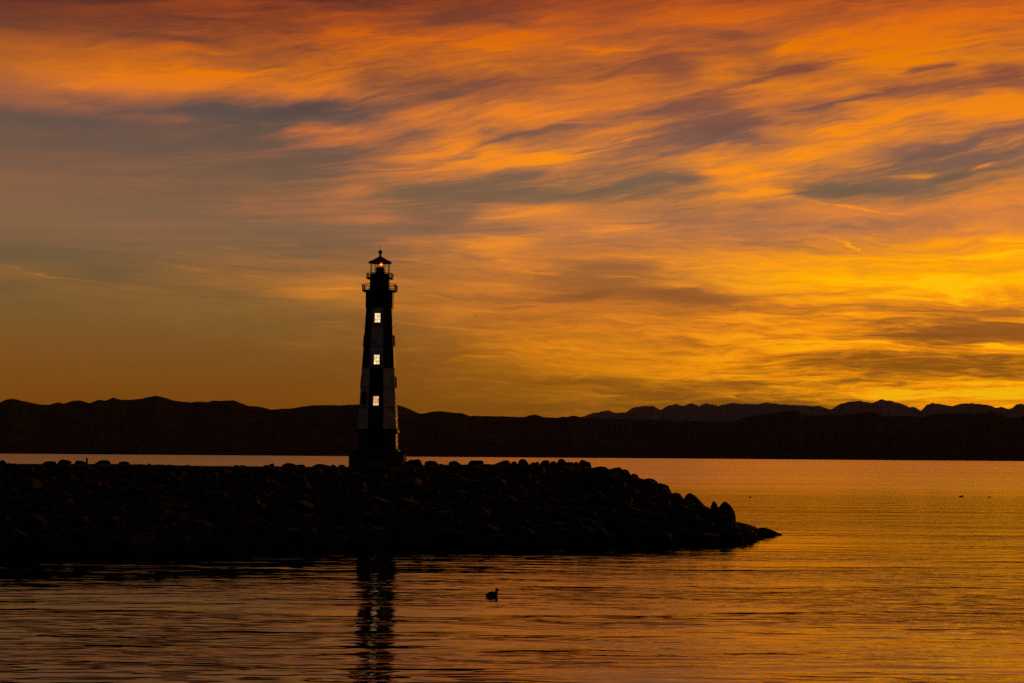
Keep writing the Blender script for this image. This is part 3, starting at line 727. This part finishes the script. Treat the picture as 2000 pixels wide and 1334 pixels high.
# ------------------------------------------------------------------ birds
def duck_mesh(L):
    # spine from tail to bill tip: x, z, half width, half height
    sp_ = [(-.50,.17,.006,.006),(-.46,.155,.05,.03),(-.38,.12,.13,.08),(-.25,.11,.20,.17),(-.08,.11,.24,.22),(.10,.10,.24,.22),(.22,.11,.20,.19),(.29,.16,.13,.14),(.31,.24,.09,.11),(.315,.31,.07,.08),(.32,.36,.07,.07),(.34,.41,.085,.085),(.375,.43,.088,.085),(.415,.425,.065,.062),(.44,.415,.032,.03)]
    bm = bmesh.new(); rings = []
    for i, (x, z, a, b_) in enumerate(sp_):
        p0 = sp_[max(0, i-1)]; p1 = sp_[min(len(sp_)-1, i+1)]
        d = Vector((p1[0]-p0[0], 0, p1[1]-p0[1])).normalized(); up = Vector((-d.z, 0, d.x))
        rings.append([bm.verts.new((Vector((x, 0, z)) + Vector((0, 1, 0))*a*math.cos(t) + up*b_*math.sin(t))*L) for t in [2*math.pi*k/14 for k in range(14)]])
    for a, b_ in zip(rings, rings[1:]):
        for k in range(14): bm.faces.new((a[k], a[(k+1) % 14], b_[(k+1) % 14], b_[k]))
    bm.faces.new(list(reversed(rings[0]))); bm.faces.new(rings[-1])
    bmesh.ops.recalc_face_normals(bm, faces=bm.faces)
    bmesh.ops.subdivide_edges(bm, edges=bm.edges, cuts=1, use_grid_fill=True, smooth=.4)
    me = bpy.data.meshes.new('duck'); bm.to_mesh(me); bm.free(); me.materials.append(M_DUCK)
    for p in me.polygons: p.use_smooth = True
    return me
def duck(px, py, L, rz, label, zs=1.0):
    r = empty('duck', onwater(px, py), rz); tag(r, label, 'duck', 'ducks on the lake'); r.scale = (1, 1, zs)
    obj('body', duck_mesh(L), None, r)
    bm = bmesh.new(); tube(bm, (.43*L, 0, .417*L), (.52*L, 0, .395*L), .026*L, 8, .012*L); obj('bill', bm, M_BILL, r)
duck(961, 1166, .50, R(38), 'nearest duck, floating in front of the spit right of the tower reflection')
duck(1466, 971.5, .38, R(160), 'small far duck just above the tip boulders', .75)
duck(1877, 970.5, .62, R(10), 'larger of the two far ducks at the right, its left one', .6)
duck(1932, 971.5, .38, R(20), 'smallest far duck, rightmost on the lake', .75)
def bird(px, py, D, span, roll, label):
    c = at(px, py, D)
    bm = bmesh.new()
    V = [(-.5,0,.10),(-.25,.07,.16),(0,.10,.02),(.25,.07,.16),(.5,0,.08),(.25,-.06,.14),(0,-.12,0),(-.25,-.06,.14)]
    top = [bm.verts.new(Vector(v)*span) for v in V]; bot = [bm.verts.new((Vector(v) - Vector((0, 0, .03)))*span) for v in V]
    for f in ((0,1,7),(1,2,6,7),(2,3,5,6),(3,4,5)):
        bm.faces.new([top[i] for i in f]); bm.faces.new([bot[i] for i in reversed(f)])
    for i in range(8): bm.faces.new((top[i], bot[i], bot[(i+1) % 8], top[(i+1) % 8]))
    lathe(bm, [(.01*span, -.22*span), (.05*span, -.12*span), (.06*span, 0), (.045*span, .14*span), (.02*span, .22*span)], 8)
    bmesh.ops.recalc_face_normals(bm, faces=bm.faces)
    o = obj('bird', bm, M_DUCK); o.location = c; o.rotation_euler = (R(70), roll, R(30)); tag(o, label, 'bird', 'birds flying far off')
bird(930, 618, 500, .75, .3, 'tiny dark bird in the sky right of the upper lighthouse window')
bird(1278, 705, 500, .6, -.2, 'tiny dark bird above the left end of the jagged far mountains')
bird(1738, 674, 500, .6, .1, 'tiny dark bird low in the bright clouds over the right mountains')

# ------------------------------------------------------------------ haze over the lake
bm = bmesh.new(); box(bm, (0, 7300, 296), (36000, 15400, 608))
hz = obj('haze', bm); tag(hz, kind='stuff')
hm = bpy.data.materials.new('haze'); hm.use_nodes = True; hm.node_tree.nodes.clear()
t = NT(hm.node_tree); o_ = t.new('ShaderNodeOutputMaterial'); pvn = t.new('ShaderNodeVolumePrincipled')
pvn.inputs['Color'].default_value = (.85, .78, .80, 1); pvn.inputs['Density'].default_value = 1.5e-5; pvn.inputs['Anisotropy'].default_value = 0.0
t.l.new(pvn.outputs[0], o_.inputs['Volume']); hz.data.materials.append(hm)
